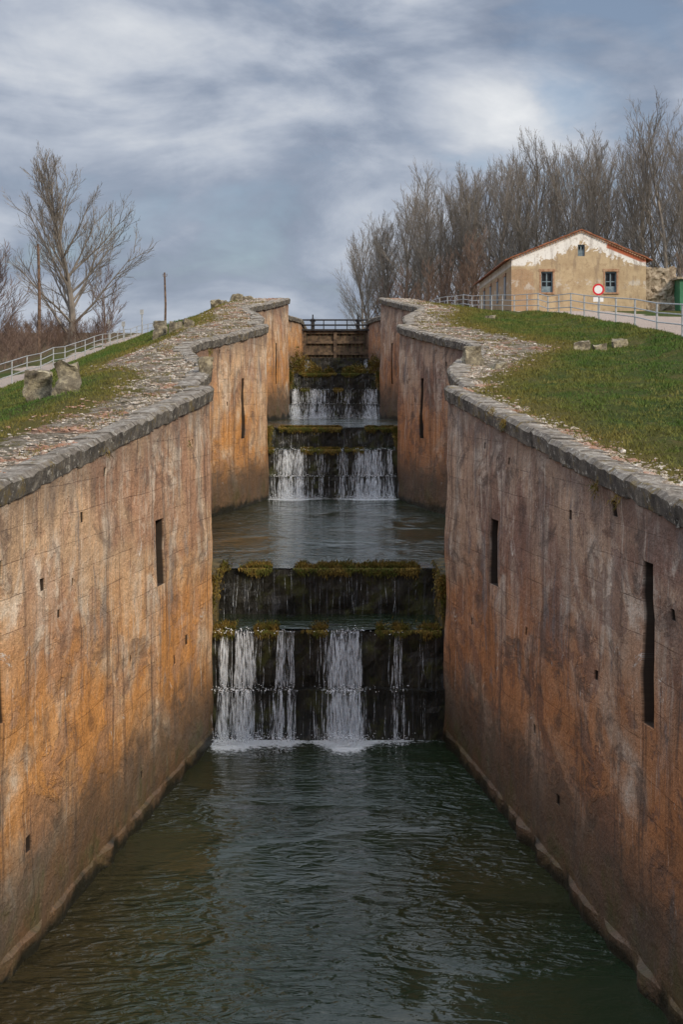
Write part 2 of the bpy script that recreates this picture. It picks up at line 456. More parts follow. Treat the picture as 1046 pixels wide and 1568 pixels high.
# ------------------------------------------------------------ ground sheet
def build_ground():
    offs = [.24,.38,.55,.75,1.0,1.3,1.6,1.9,2.2,2.6,3,3.5,4,4.6,5.2,6,6.8,7.6,8.5,9.5,10.5,11.5,13,15,18,22,28,40,60,100,200,500,1500]
    rows = []
    D = -40.0
    while D < 125: rows.append(D); D += .3 if 5 < D < 60 else .9
    rows += [130,140,155,175,200,250,350,600,1200,2500]
    cols = [(-1,o) for o in reversed(offs)]+[(1,o) for o in offs]
    V=[];Rb=[];Pa=[];Fa=[];Ed=[]
    for D in rows:
        for s, o in cols:
            x = AX+s*(hw(D)+o)
            z = terrain(x, D)
            if o == .24: z = zc(D)-.12 if D < 112 else terrain(x, D)
            V.append((x, D, z))
            rw = rubw(D, s)
            rb = 1-sstep(o, rw-.4, rw+.5)
            if D > 110: rb = 0
            Rb.append(rb)
            pa = 0
            if s > 0: pa = sstep(x,10.7,11.1)*(1-sstep(x,15.5,18))*sstep(D,30,40) if D < 92 else sstep(x,6,7)*(1-sstep(x,10,11))*.6
            else: pa = sstep(-x,13.9,14.5)*(1-sstep(-x,15.5,16.3))
            Pa.append(pa); Fa.append(sstep(-x,16,18) if s < 0 else 0); Ed.append(1-sstep(o, rw+.2, rw+1.6))
    nc = len(cols); F=[]
    half = len(offs)-1
    for i in range(len(rows)-1):
        for j in range(nc-1):
            if j == half and rows[i] < 116: continue
            a = i*nc+j
            F.append((a, a+1, a+nc+1, a+nc))
    return mesh_obj('ground', V, F, M_ground, attrs={'rubble':Rb,'path':Pa,'fallow':Fa,'edge':Ed}, smooth=True)
ground = build_ground()

# grass blades
def build_grass():
    rng = random.Random(3)
    g = Geo(); E = []
    N = 170000
    cnt = 0
    while cnt < N:
        side = 1 if rng.random() < .7 else -1
        D = 12+58*rng.random()**1.7
        xmax = 12 if side > 0 else 8.5
        x = AX+side*(hw(D)+rng.uniform(.4, xmax))
        if abs(x) > D*.262+1: continue
        o = abs(x-AX)-hw(D)
        if side > 0 and x > 10.7: continue
        rw = rubw(D, side)
        pr = sstep(o, rw-.35, rw+.6)
        q = noise.noise(Vector((x*1.3, D*1.3, 9)))
        pr = pr*(.75+.9*q)
        edge = noise.noise(Vector((x*1.1, D*1.1, 19)))
        if edge > .22 and o > .45: pr += .5
        if rng.random() > pr+.03:
            cnt += .2
            continue
        z = terrain(x, D)
        big = .55+.7*max(0, noise.noise(Vector((x*.8, D*.8, 4))))+.012*D
        L = rng.uniform(.03,.085)*big
        if rng.random() < .004: L *= 2.5
        g.blade((x,D,z-.01), L, rng.uniform(.004,.009)*(.6+D*.035), (rng.uniform(-.05,.05),rng.uniform(-.05,.05)), rng)
        e = 1-sstep(o, rw+.2, rw+1.7)
        E += [e,e,e]
        cnt += 1
    return g.obj('grass', M_grass, attrs={'edge':E})
build_grass()

# rubble stones
def rub_mat():
    t = NT('rubble_stone'); p = t.pos()
    c = t.ramp(t.noise(p, 5, 4, .85), [(.32,(.09,.07,.05)),(.46,(.24,.19,.14)),(.55,(.42,.36,.29)),(.66,(.70,.66,.58))])
    c = t.mix(t.math('MULTIPLY', t.ss(t.noise(p,.9,5,.72),.5,.6), .65), c, (.29,.125,.07))
    return t.out(Base_Color=c, Roughness=.95, Specular_IOR_Level=.15)
M_rub = rub_mat()
def build_rubble():
    rng = random.Random(11); g = Geo()
    for i in range(24000):
        side = rng.choice((-1,1))
        D = 13+64*rng.random()**1.3
        rw = rubw(D, side)
        o = .26+abs(rng.gauss(0, .6))*rw
        if o > rw+.6: continue
        x = AX+side*(hw(D)+o)
        if noise.noise(Vector((x*1.2, D*1.2, 33))) < -.16+rng.uniform(-.15,.15): continue
        z = terrain(x, D)
        if o < .45: z = max(z, zc(D)-.03)
        r = .012+.055*rng.random()**4+.0005*D
        g.rock((x,D,z), r, rng, .55)
    return g.obj('rubble_gravel', M_rub)
build_rubble()

def rough_block(name, x0,x1,y0,y1,z0,z1, mat, seed, amp=.06, parent=None, step=.12, taper=.0):
    g = Geo()
    nx=max(2,int((x1-x0)/step)); ny=max(2,int((y1-y0)/step)); nzz=max(2,int((z1-z0)/step))
    nx=min(nx,60); ny=min(ny,20); nzz=min(nzz,30)
    idx={}
    def vid(i,j,k):
        if (i,j,k) in idx: return idx[(i,j,k)]
        x=x0+(x1-x0)*i/nx; y=y0+(y1-y0)*j/ny; z=z0+(z1-z0)*k/nzz
        v=Vector((x,y,z)); q=noise.noise_vector(v*2.5+Vector((seed,0,0)))*amp+noise.noise_vector(v*7+Vector((seed,3,0)))*amp*.5
        cx=(x0+x1)/2; cy=(y0+y1)/2; tf=1-taper*(k/nzz)
        v=Vector((cx+(x-cx)*tf, cy+(y-cy)*tf, z))+q
        idx[(i,j,k)]=len(g.v); g.v.append(tuple(v)); return idx[(i,j,k)]
    for i in range(nx):
        for j in range(ny):
            g.f.append((vid(i,j,nzz),vid(i+1,j,nzz),vid(i+1,j+1,nzz),vid(i,j+1,nzz)))
            g.f.append((vid(i,j,0),vid(i,j+1,0),vid(i+1,j+1,0),vid(i+1,j,0)))
    for i in range(nx):
        for k in range(nzz):
            g.f.append((vid(i,0,k),vid(i+1,0,k),vid(i+1,0,k+1),vid(i,0,k+1)))
            g.f.append((vid(i,ny,k),vid(i,ny,k+1),vid(i+1,ny,k+1),vid(i+1,ny,k)))
    for j in range(ny):
        for k in range(nzz):
            g.f.append((vid(0,j,k),vid(0,j,k+1),vid(0,j+1,k+1),vid(0,j+1,k)))
            g.f.append((vid(nx,j,k),vid(nx,j+1,k),vid(nx,j+1,k+1),vid(nx,j,k+1)))
    return g.obj(name, mat, parent)
def stub_mat():
    t = NT('ruin_stone'); p = t.pos()
    c = t.ramp(t.noise(p, 3.5, 6, .75), [(.3,(.06,.05,.04)),(.5,(.20,.17,.12)),(.62,(.42,.36,.24)),(.75,(.55,.5,.4))])
    return t.out(Base_Color=c, Roughness=.95, Normal=t.bump(t.noise(p,12,6,.7),.9,.05), Specular_IOR_Level=.15)
M_stub = stub_mat()
stubs = [(-6.35,30.3,.6,.5,.66),(-5.62,29.6,.5,.5,.58),(-5.9,31.2,.4,.4,.3),(-6.75,54,.45,.5,.7),(-6.05,53.2,.5,.5,.45),(-5.6,53.2,.4,.5,.3),(-6.1,73,.9,.5,.35),(-5.2,73.5,.6,.5,.25),(-4.6,73,.5,.5,.2),
         (3.4,36.0,.4,.6,.45),(3.9,34.8,.35,.4,.12),(7.0,41,.4,.4,.26),(7.55,41.2,.3,.3,.2),(8.3,42,.45,.35,.2),(-3.15,33.6,.3,.5,.35),(6.2,58,.4,.4,.25)]
for i,(x,y,w,d,h) in enumerate(stubs):
    z = terrain(x,y)
    rough_block('ruined_stone_block', x-w/2,x+w/2,y-d/2,y+d/2,z-.15,z+h, M_stub, i*3.3, .12, taper=.15, step=.09)

# ------------------------------------------------------------ water
def water_sheet(name, D0, D1, z, foamD=None, foams=(), width=None):
    V=[];Fo=[];F=[]
    nx=44; ny=int((D1-D0)/.2)+1
    ds=[D0+(D1-D0)*i/ny for i in range(ny+1)]
    for D in ds:
        w = hw(D)+.12 if width is None else width
        for j in range(nx+1):
            x=AX+(-1+2*j/nx)*w
            V.append((x,D,z+.004*noise.noise(Vector((x*2,D*3,0)))))
            f=0
            if foamD is not None:
                d=foamD-D
                for (cx,sg,am) in foams:
                    f+=1.3*am*math.exp(-((x-cx)/(sg*2.0+.18))**2)*math.exp(-max(0,d)/.75)
                f+=.38*math.exp(-max(0,d)/.25)
                f+=.17*math.exp(-max(0,d)/2.5)
            Fo.append(min(f,1.2))
    for i in range(ny):
        for j in range(nx):
            a=i*(nx+1)+j; F.append((a,a+1,a+nx+2,a+nx+1))
    return mesh_obj(name,V,F,M_water,attrs={'foam':Fo},smooth=True)
F1=[(-1.97,.17,1.0),(-2.42,.07,.7),(.02,.13,1.0),(.34,.11,.9),(-1.2,.07,.45),(-1.0,.05,.3),(1.25,.08,.25)]
F2=[(-1.95,.22,1.0),(-1.45,.15,.7),(1.25,.24,1.0),(-.7,.1,.2),(.2,.1,.3),(1.95,.08,.5),(.75,.1,.4)]
F3=[(-2.25,.10,1.0),(-1.2,.3,.9),(1.8,.2,.8),(.4,.2,.2)]
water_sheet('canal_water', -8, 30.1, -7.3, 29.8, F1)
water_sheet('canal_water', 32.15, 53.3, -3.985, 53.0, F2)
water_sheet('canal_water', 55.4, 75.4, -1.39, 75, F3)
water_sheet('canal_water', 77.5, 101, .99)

# ------------------------------------------------------------ weirs
M_sideblock = simple('mossy_abutment', (.14,.10,.035), (.05,.045,.025), 2.5, .8, .8, 12)
def weir(D, zb, zm, zl, zt_, wlow, streams, seed, xl, xr, far=1.0):
    par = rough_block('stone_weir', AX-wlow-.1, AX+wlow+.1, D+.25, D+2.6, zb-.8, zl, M_wet, seed, .06, step=.15)
    rough_block('toe_step', AX-wlow-.1, AX+wlow+.1, D, D+.4, zb-.8, zm, M_wet, seed+1, .06, par, step=.15)
    rough_block('upper_step', AX-wlow-.35, AX+wlow+.35, D+2.3, D+3.6, zb-.8, zt_, M_wet, seed+2, .05, par, step=.15)
    rough_block('abutment_left', AX-3.0, xl, D+.32, D+3.4, zb-.8, zt_+.1, M_sideblock, seed+3, .05, par)
    rough_block('abutment_right', xr, AX+3.0, D+.32, D+3.4, zb-.8, zt_+.1, M_sideblock, seed+4, .05, par)
    V=[];F=[]
    nx=30;ny=8
    for i in range(ny+1):
        for j in range(nx+1):
            x=xl+(xr-xl)*j/nx; y=D+.27+2.05*i/ny
            V.append((x,y,zl+.035+.03*noise.noise(Vector((x*1.5,y*1.5,seed)))))
    for i in range(ny):
        for j in range(nx):
            a=i*(nx+1)+j; F.append((a,a+1,a+nx+2,a+nx+1))
    mesh_obj('ledge_water_film',V,F,M_water,par,attrs={'foam':[.18]*len(V)},smooth=True)
    rng=random.Random(int(seed*10)); g=Geo()
    def strand(x,y0,ztop,zbot,out,w,f0=0,f1=1):
        n=len(g.v); N=8
        length=(ztop-zbot); ph=rng.random()*50
        for i in range(N+1):
            t=f0+(f1-f0)*i/N
            z=ztop+.02-length*t
            y=y0-.04-out*math.sqrt(t)
            xx=x+.06*noise.noise(Vector((x*3,z*1.6,ph)))*(t*1.6)
            e=math.sin(math.pi*min(1,max(0,(i+.4)/(N+.8))))**.6
            ww=w*(.5+.9*t)*e
            g.v.append((xx-ww,y,z)); g.v.append((xx+ww,y+rng.uniform(-.01,.01),z))
        for i in range(N):
            a=n+2*i; g.f.append((a,a+1,a+3,a+2))
    lo, hi = xl+.03, xr-.03
    def rf():
        a=rng.random()*.7*(rng.random()<.6); return a, min(1,a+rng.uniform(.25,1))
    for (cx,sg,am) in streams:
        for k in range(int(62*am*(sg/.12)**.7)):
            x=rng.gauss(cx,sg)
            if not lo<x<hi: continue
            w=rng.uniform(.003,.012)*far
            a,b=rf(); strand(x,D+.25,zl,zm,rng.uniform(.08,.24),w,a,b)
            x2=cx+(x-cx)*1.45+rng.gauss(0,.07)
            a,b=rf(); strand(x2,D+.0,zm,zb,rng.uniform(.05,.3),w*1.2,a,b)
        for k in range(int(9*am+2)):      # broader broken veils
            x=rng.gauss(cx,sg*.7)
            if not lo+.1<x<hi-.1: continue
            strand(x,D+.25,zl,zm,rng.uniform(.06,.22),rng.uniform(.03,.09)*am,0,1)
            strand(x+rng.gauss(0,.05),D+.0,zm,zb,rng.uniform(.05,.26),rng.uniform(.04,.13)*am,0,1)
        for k in range(int(9*am)):
            x=rng.gauss(cx,sg*1.4)
            a,b=rf()
            if lo<x<hi: strand(x,D+2.3,zt_,zl,rng.uniform(.02,.05),rng.uniform(.002,.006),a,b)
    for k in range(60):
        x=lo+(hi-lo)*min(1,max(0,(rng.random()+.12*noise.noise(Vector((k,seed,0)))))); w=rng.uniform(.0015,.004)*far
        q=noise.noise(Vector((x*1.4,seed,2)))
        if q>-.05:
            a,b=rf(); strand(x,D+.25,zl,zm,rng.uniform(.05,.15),w,a,b)
            a,b=rf(); strand(x+.03,D,zm,zb,rng.uniform(.05,.15),w,a,b)
        if rng.random()<.3: 
            a,b=rf(); strand(x,D+2.3,zt_,zl,.03,w,a,b)
    g.obj('falling_water',M_fall,par)
    g=Geo()
    for (cx,sg,am) in streams:
        for (yy,zz,cnt) in ((D+.0,zm,130),(D-.2,zb,750),(D+.2,zl,40)):
            for k in range(int(cnt*am*(sg/.14)**.6)):
                x=rng.gauss(cx,sg*1.7)
                if not lo<x<hi: continue
                hgt=abs(rng.gauss(0,.12 if zz<=zb else .06))
                g.rock((x,yy-abs(rng.gauss(0,.2)),zz+hgt),rng.uniform(.004,.015)*(1.2-min(1,hgt*2.5)*.7),rng,1)
    g.obj('splash',M_drop,par)
    g=Geo()
    for (yy,zz,thr,cnt) in ((D+2.27,zt_,-.22,14000),(D+.24,zl,-.10,11000)):
        for k in range(cnt):
            x=rng.uniform(lo,hi)
            q=noise.noise(Vector((x*1.15,zz,seed*1.7)))+.4*noise.noise(Vector((x*4,zz,seed)))
            wet=sum(am*math.exp(-((x-cx)/(sg*1.5))**2) for cx,sg,am in streams) if zz==zl else 0
            if q-.5*wet<thr: continue
            dens=min(1,(q-thr)*3+.15)
            if rng.random()>dens: continue
            yd=abs(rng.gauss(0,.42))
            if rng.random()<.4:
                g.blade((x,yy-.03-rng.random()*.05,zz+.04-abs(rng.gauss(0,.07))*dens), -rng.uniform(.03,.09), rng.uniform(.008,.02), (rng.uniform(-.03,.03),-rng.uniform(.01,.06)), rng)
            else:
                g.blade((x,yy+yd,zz+.0+.04*rng.random()), rng.uniform(.03,.09)*dens+.02, rng.uniform(.01,.022), (rng.uniform(-.06,.06),rng.uniform(-.08,.03)), rng)
    for xx in (xl,xr):
        for k in range(1400):
            y=D+.32+rng.random()*3
            g.blade((xx+rng.gauss(0,.05),y if rng.random()<.5 else D+.3,zt_+.1-abs(rng.gauss(0,.35))), rng.uniform(-.1,.1), .015,(rng.uniform(-.05,.05),rng.uniform(-.06,.02)),rng)
    g.obj('moss',M_moss,par)
    return par
weir(29.85,-7.3,-6.25,-5.06,-4.0,2.46,F1,1.3,-2.68,2.21)
weir(53.05,-4.0,-3.15,-2.19,-1.42,2.42,F2,5.1,-2.62,2.18,1.5)
weir(75.05,-1.4,-.65,.1,.96,2.35,F3,9.7,-2.5,2.1,1.8)

# plants on the third weir / upper chamber
g=Geo(); rng=random.Random(2)
for (cx,cy,cz,r,h,n) in [(-1.3,78.5,.95,.45,.6,500),(-.5,78.5,.95,.3,.45,300),(.9,82,1.0,.7,.5,500),(-2.3,80,1,.5,1.6,700),(2.0,80,1,.35,1.3,500),(-2.2,92,1,.7,1.6,700),(1.2,90,1,.9,.9,900)]:
    for k in range(n):
        a=rng.random()*6.28; rr=r*math.sqrt(rng.random()); 
        hh=h*rng.random()*(1-.5*rr/r)
        g.blade((cx+rr*math.cos(a),cy+rr*math.sin(a),cz+hh),rng.uniform(.05,.16),rng.uniform(.02,.05),(rng.uniform(-.12,.12),rng.uniform(-.12,.05)),rng)
g.obj('water_plants',M_moss)
g=Geo()
for (s,D,z,n) in [(1,24.6,-.55,160),(1,25.4,-.35,60),(1,19.4,-1.3,90),(1,18.5,-1.4,60),(-1,22,-.95,30),(-1,27.6,-1.0,25),(-1,36,1.0,120)]:
    for k in range(n):
        x=AX+s*(hw(D)-.02-abs(rng.gauss(0,.04)))
        g.blade((x,D+rng.gauss(0,.12),z+rng.gauss(0,.05)),rng.uniform(-.12,.08),.007,(-s*rng.uniform(0,.1),rng.uniform(-.08,.08)),rng)
g.obj('wall_tufts',M_moss)

# ------------------------------------------------------------ upper lock gate and footbridge
M_timber = simple('weathered_timber', (.06,.042,.03), (.16,.11,.07), 3, .85, .5, 15)
M_iron = simple('dark_iron', (.03,.03,.035), (.06,.055,.05), 6, .5, .3, 20, .3)
M_galv = simple('galvanised_steel', (.36,.37,.37), (.50,.50,.49), 8, .5, .1, 20, .3)
gate = empty('lock_gate')
g=Geo()
g.box(AX-2.5,AX+2.5,101.2,102.6,-1,1.9)
g.obj('sill',M_wet,gate)
g=Geo()
for i in range(16):
    x0=AX-2.3+i*.2875
    g.box(x0+.01,x0+.277,100.9+.02*(i%2),101.05,1.5,4.15)
g.obj('planks',M_timber,gate)
g=Geo()
for z in (1.75,2.6,3.4,4.1): g.box(AX-2.32,AX+2.32,100.72,100.9,z,z+.2)
for x in (AX-2.3,AX-.12,AX+2.1): g.box(x,x+.22,100.66,100.72,1.5,4.35)
g.obj('beams',M_timber,gate)
rough_block('lower_sill_wall',AX-2.5,AX+2.5,99.6,100.5,.5,2.35,M_wet,3.1,.06,gate,.2)
g=Geo()
g.box(AX-2.6,AX+2.6,100.5,101.5,4.32,4.42)
g.obj('walkway',M_iron,gate)
g=Geo()
for z in (4.72,5.08): g.tube([(AX-2.5,100.5,z),(AX+2.5,100.5,z)],[.035,.035],6)
for z in (4.72,5.08): g.tube([(AX-2.5,101.5,z),(AX+2.5,101.5,z)],[.035,.035],6)
for i in range(7):
    x=AX-2.5+i*5/6
    g.tube([(x,100.5,4.4),(x,100.5,5.1)],[.035,.035],6); g.tube([(x,101.5,4.4),(x,101.5,5.1)],[.035,.035],6)
g.obj('handrail',M_iron,gate)
g=Geo()
for x in (AX-1.6,AX+1.6):
    g.box(x-.13,x+.13,100.6,100.9,4.3,5.15); g.tube([(x,100.75,4.4),(x,100.75,5.45)],[.06,.05],8); g.box(x-.2,x+.2,100.65,100.85,4.95,5.1)
g.obj('sluice_gear',M_iron,gate)
rng=random.Random(77)
g=Geo()
for k in range(60):
    x=rng.choice((-2.1,1.9))+rng.gauss(0,.1); z0=rng.uniform(1.5,2.3)
    g.quad((x-.02,99.5,z0),(x+.02,99.5,z0),(x+.03,99.4,z0-1.1),(x-.03,99.4,z0-1.1))
g.obj('leaking_water',M_fall,gate)

# ------------------------------------------------------------ fences
def fence(name, pts, spacing, h, zf, post_r, rails):
    g=Geo()
    segs=[]; tot=0
    for a,b in zip(pts[:-1],pts[1:]):
        L=math.dist(a,b); segs.append((tot,L,a,b)); tot+=L
    def at(s):
        for (t0,L,a,b) in segs:
            if s<=t0+L+1e-6:
                t=(s-t0)/L; return (a[0]+(b[0]-a[0])*t, a[1]+(b[1]-a[1])*t)
        return pts[-1]
    n=int(tot/spacing); P=[]
    for i in range(n+1):
        x,y=at(i*tot/n); z=zf(x,y); P.append((x,y,z))
        g.tube([(x,y,z-.2),(x,y,z+h)],[post_r,post_r],6)
    for r in rails:
        g.tube([(p[0],p[1],p[2]+h*r) for p in P],[.022]*len(P),5)
    return g.obj(name,M_galv)
fence('metal_railing',[(10.3,22),(10.4,60),(10.4,76),(9.3,90),(8.0,106),(7.4,112)],3.4,1.02,terrain,.035,(.4,.7,1))
fence('metal_railing',[(-14.3,35),(-14.4,75),(-14.6,118)],3.0,1.05,terrain,.035,(.4,.7,1))

# ------------------------------------------------------------ sign and poles
M_white=simple('white_paint',(.72,.72,.70),(.8,.8,.78),4,.5,.05)
M_red=simple('red_sign_paint',(.55,.02,.03),(.6,.03,.04),4,.4,.05)
M_wood=simple('pole_wood',(.10,.065,.045),(.20,.13,.09),5,.85,.4)
def disc(g,x,y,z,r0,r1,n=32):
    b=len(g.v)
    for k in range(n):
        a=2*math.pi*k/n
        g.v.append((x+r0*math.cos(a),y,z+r0*math.sin(a))); g.v.append((x+r1*math.cos(a),y,z+r1*math.sin(a)))
    for k in range(n):
        k2=(k+1)%n; g.f.append((b+2*k,b+2*k+1,b+2*k2+1,b+2*k2))
sign=empty('traffic_sign')
sx,sy=12.8,70.0
g=Geo(); g.tube([(sx,sy+.04,3.2),(sx,sy+.04,5.3)],[.035,.035],8); g.obj('post',M_galv,sign)
g=Geo(); disc(g,sx,sy,5.02,.001,.22); g.obj('face',M_white,sign)
g=Geo(); disc(g,sx,sy-.004,5.02,.20,.29); g.obj('ring',M_red,sign)
g=Geo(); g.box(sx-.25,sx+.25,sy-.01,sy+.01,4.42,4.64); g.obj('plate',M_white,sign)
def pole(x,y,ztop,r=.11):
    g=Geo(); z=terrain(x,y)
    g.tube([(x,y,z-.3),(x+.05,y,(z+ztop)/2),(x-.03,y,ztop)],[r,r*.85,r*.65],8)
    for dx in (-.1,.1): g.tube([(x-.03,y,ztop-.3),(x+dx*1.5,y-.05,ztop-.3),(x+dx*1.5,y-.05,ztop-.1)],[.02,.02,.03],5)
    g.obj('utility_pole',M_wood)
pole(-17.9,85,8.8); pole(-13.4,110,9.2,.1)
for (x,y,zt2) in [(-14.9,108,6.2),(-16.6,103,5.2),(-15.7,104,5.1)]:
    z=terrain(x,y); g=Geo(); g.tube([(x,y,z-.2),(x,y,zt2)],[.05,.05],8); g.box(x-.13,x+.13,y-.08,y-.05,zt2-.35,zt2+.02); g.obj('marker_post',M_galv)

# ------------------------------------------------------------ house
def facade_mat():
    t=NT('house_plaster_brick'); p=t.pos(); x,y,z=t.xyz(p)
    n=t.noise(p,1.0,5,.65); n2=t.noise(p,2.2,5,.7,1.0)
    c=t.mix(t.ss(n,.35,.65),(.52,.40,.25),(.42,.31,.19))
    cb=t.n('ShaderNodeCombineXYZ'); t.set(cb,0,t.math('ADD',x,y)); t.set(cb,1,z)
    br=t.n('ShaderNodeTexBrick',None,Vector=cb.outputs[0],Color1=(.30,.13,.07,1),Color2=(.38,.19,.10,1),Mortar=(.36,.30,.22,1),Scale=1.0,Mortar_Size=.012,Brick_Width=.26,Row_Height=.08)
    lowl=t.math('MULTIPLY',t.ss(x,13.2,12.0),t.ss(z,8.2,7.6))
    c=t.mix(t.ss(t.math('ADD',t.math('MULTIPLY',lowl,.6),t.math('MULTIPLY',n2,.6)),.5,.66),c,t.mix(.45,br.outputs[0],(.46,.34,.2)))
    g=t.math('SUBTRACT',t.math('SUBTRACT',10.4,t.math('MULTIPLY',t.math('ABSOLUTE',t.math('SUBTRACT',x,15.72)),.41)),z)
    gn=t.math('ADD',g,t.math('MULTIPLY',t.math('SUBTRACT',n2,.5),2.4))
    white=t.math('MULTIPLY',t.ss(gn,.95,.85),t.ss(z,8.05,8.2))
    c=t.mix(white,c,(.80,.77,.72))
    redb=t.math('MULTIPLY',t.ss(g,.5,.4),t.ss(t.math('ADD',x,t.math('MULTIPLY',n2,2.0)),18.2,18.5))
    redb=t.math('MULTIPLY',redb,t.ss(z,8.25,8.45))
    c=t.mix(redb,c,(.42,.12,.06))
    mid=t.math('MULTIPLY',t.ss(t.math('ABSOLUTE',t.math('SUBTRACT',z,6.9)),.45,.2),t.ss(t.noise(t.map(p,(1,1,1),(7,0,3)),1.6,5,.7),.52,.6))
    c=t.mix(t.math('MULTIPLY',mid,.6),c,(.60,.56,.50))
    c=t.mix(t.math('MULTIPLY',t.ss(t.noise(t.map(p,(2,2,.4)),1,5,.7),.50,.66),.5),c,(.18,.13,.10))
    c=t.mix(t.math('MULTIPLY',t.ss(t.noise(p,3,6,.78),.53,.6),.4),c,(.26,.17,.10))
    return t.out(Base_Color=c,Roughness=.92,Normal=t.bump(t.noise(p,7,5,.7),.5,.04),Specular_IOR_Level=.15)
M_fac=facade_mat()
def tile_mat():
    t=NT('clay_roof_tiles'); p=t.pos(); x,y,z=t.xyz(p)
    c=t.ramp(t.noise(p,3,5,.7),[(.3,(.14,.06,.035)),(.55,(.30,.12,.065)),(.75,(.38,.20,.13))])
    w=t.math('SINE',t.math('MULTIPLY',y,22))
    return t.out(Base_Color=c,Roughness=.9,Normal=t.bump(w,.8,.05),Specular_IOR_Level=.15)
M_tile=tile_mat()
M_brick=simple('red_brick_trim',(.30,.16,.09),(.42,.27,.17),6,.9,.5,25)
M_glass=simple('window_shutter_blue',(.13,.18,.21),(.22,.28,.31),5,.4,.1)
M_dark=simple('dark_interior',(.012,.012,.014),(.02,.02,.022),5,.3,.1)
M_ruble=simple('rubble_masonry',(.20,.15,.10),(.42,.35,.26),4,.95,.9,7)
M_green=simple('green_sheet_metal',(.04,.16,.08),(.06,.20,.11),3,.5,.1)
house=empty('brick_house')
HX0,HX1,HY0,HY1=11.2,19.9,92.0,113.0; ZB,ZE,ZA=4.6,8.6,10.4; XA=15.72
def zroof(x): return ZE+(ZA-ZE)*(1-abs(x-XA)/(XA-HX0 if x<XA else HX1-XA))
g=Geo()
xs=[HX0,13.12,13.88,15.49,XA,15.95,17.26,18.0,HX1]
for a,b in zip(xs[:-1],xs[1:]):
    win=(a,b) in ((13.12,13.88),(17.26,18.0)); att=a in (15.49,XA) and b in (XA,15.95)
    def q(z0,z1): g.quad((a,HY0,z0),(b,HY0,z0),(b,HY0,z1),(a,HY0,z1))
    if win: q(ZB,6.41); q(7.76,ZE)
    else: q(ZB,ZE)
    if att:
        q(ZE,8.75); g.quad((a,HY0,9.5),(b,HY0,9.5),(b,HY0,zroof(b)),(a,HY0,zroof(a)))
    else: g.quad((a,HY0,ZE),(b,HY0,ZE),(b,HY0,zroof(b)),(a,HY0,zroof(a)))
g.quad((HX0,HY1,ZB),(HX0,HY0,ZB),(HX0,HY0,ZE),(HX0,HY1,ZE))
g.quad((HX1,HY0,ZB),(HX1,HY1,ZB),(HX1,HY1,ZE),(HX1,HY0,ZE))
g.quad((HX0,HY1,ZB),(HX1,HY1,ZB),(HX1,HY1,ZE),(HX0,HY1,ZE))
g.v+= [(HX0,HY1,ZE),(HX1,HY1,ZE),(XA,HY1,ZA)]; g.f.append((len(g.v)-3,len(g.v)-2,len(g.v)-1))
g.obj('walls',M_fac,house)
gd=Geo(); gf=Geo(); gw=Geo()
for (x0,x1,z0,z1) in ((13.12,13.88,6.41,7.76),(17.26,18.0,6.41,7.76),(15.49,15.95,8.75,9.5)):
    for quad in (((x0,HY0,z0),(x0,HY0+.25,z0),(x0,HY0+.25,z1),(x0,HY0,z1)),((x1,HY0,z0),(x1,HY0,z1),(x1,HY0+.25,z1),(x1,HY0+.25,z0)),((x0,HY0,z1),(x0,HY0+.25,z1),(x1,HY0+.25,z1),(x1,HY0,z1)),((x0,HY0,z0),(x1,HY0,z0),(x1,HY0+.25,z0),(x0,HY0+.25,z0))):
        gw.quad(*quad)
    gd.quad((x0,HY0+.25,z0),(x1,HY0+.25,z0),(x1,HY0+.25,z1),(x0,HY0+.25,z1))
    xm=(x0+x1)/2
    for (a,b,c_,d_) in ((x0,x0+.07,z0,z1),(x1-.07,x1,z0,z1),(xm-.04,xm+.04,z0,z1),(x0+.07,xm-.04,z1-.1,z1),(xm+.04,x1-.07,z1-.1,z1),(x0+.07,xm-.04,z0,z0+.4),(xm+.04,x1-.07,z0,z0+.4),(x0+.07,xm-.04,(z0+z1)/2,(z0+z1)/2+.06),(xm+.04,x1-.07,(z0+z1)/2,(z0+z1)/2+.06)):
        gf.box(a,b,HY0+.17,HY0+.22,c_,d_)
    if z0<8:
        gw.box(x0-.16,x1+.16,HY0-.03,HY0-.003,z1,z1+.16)
        gw.box(x0-.11,x0,HY0-.025,HY0-.003,z0,z1-.002); gw.box(x1,x1+.11,HY0-.025,HY0-.003,z0,z1-.002)
        gw.box(x0-.15,x1+.15,HY0-.08,HY0-.003,z0-.1,z0-.004)
gd.obj('window_openings',M_dark,house); gf.obj('window_frames',M_glass,house); gw.obj('window_surrounds',M_brick,house)
g=Geo()
def slope(xe,ze):
    y0,y1=HY0-.12,HY1+.3
    th=.09; N=14
    for i in range(N):
        t0=i/N; t1=(i+1)/N
        xa=XA+(xe-XA)*t0; xb=XA+(xe-XA)*t1; za=ZA+.02+(ze-ZA-.02)*t0; zb=ZA+.02+(ze-ZA-.02)*t1
        jj=.03*math.sin(i*5.1)
        v=[(xa,y0+jj,za),(xa,y1,za),(xb,y1,zb),(xb,y0+jj,zb)]
        n=len(g.v); g.v+=v+[(a,b,c+th+.015*math.sin(i*2.3)) for a,b,c in v]
        g.f+=[tuple(n+i_ for i_ in q) for q in ((0,1,2,3),(4,5,6,7),(0,1,5,4),(1,2,6,5),(2,3,7,6),(3,0,4,7))]
k=(ZA-ZE)/(XA-HX0)
slope(HX0-.45,ZE-.45*k+.02); k=(ZA-ZE)/(HX1-XA); slope(HX1+.4,ZE-.4*k+.02)
g.obj('roof',M_tile,house)
g=Geo()
for s,xe in ((-1,HX0),(1,HX1)):
    n=26
    for i in range(n):
        x=XA+(xe-XA)*(i+.5)/n; z=zroof(x)
        g.box(x-.05,x+.05,HY0-.10,HY0-.004,z-.11,z-.02)
g.obj('brick_cornice',M_brick,house)
g=Geo()
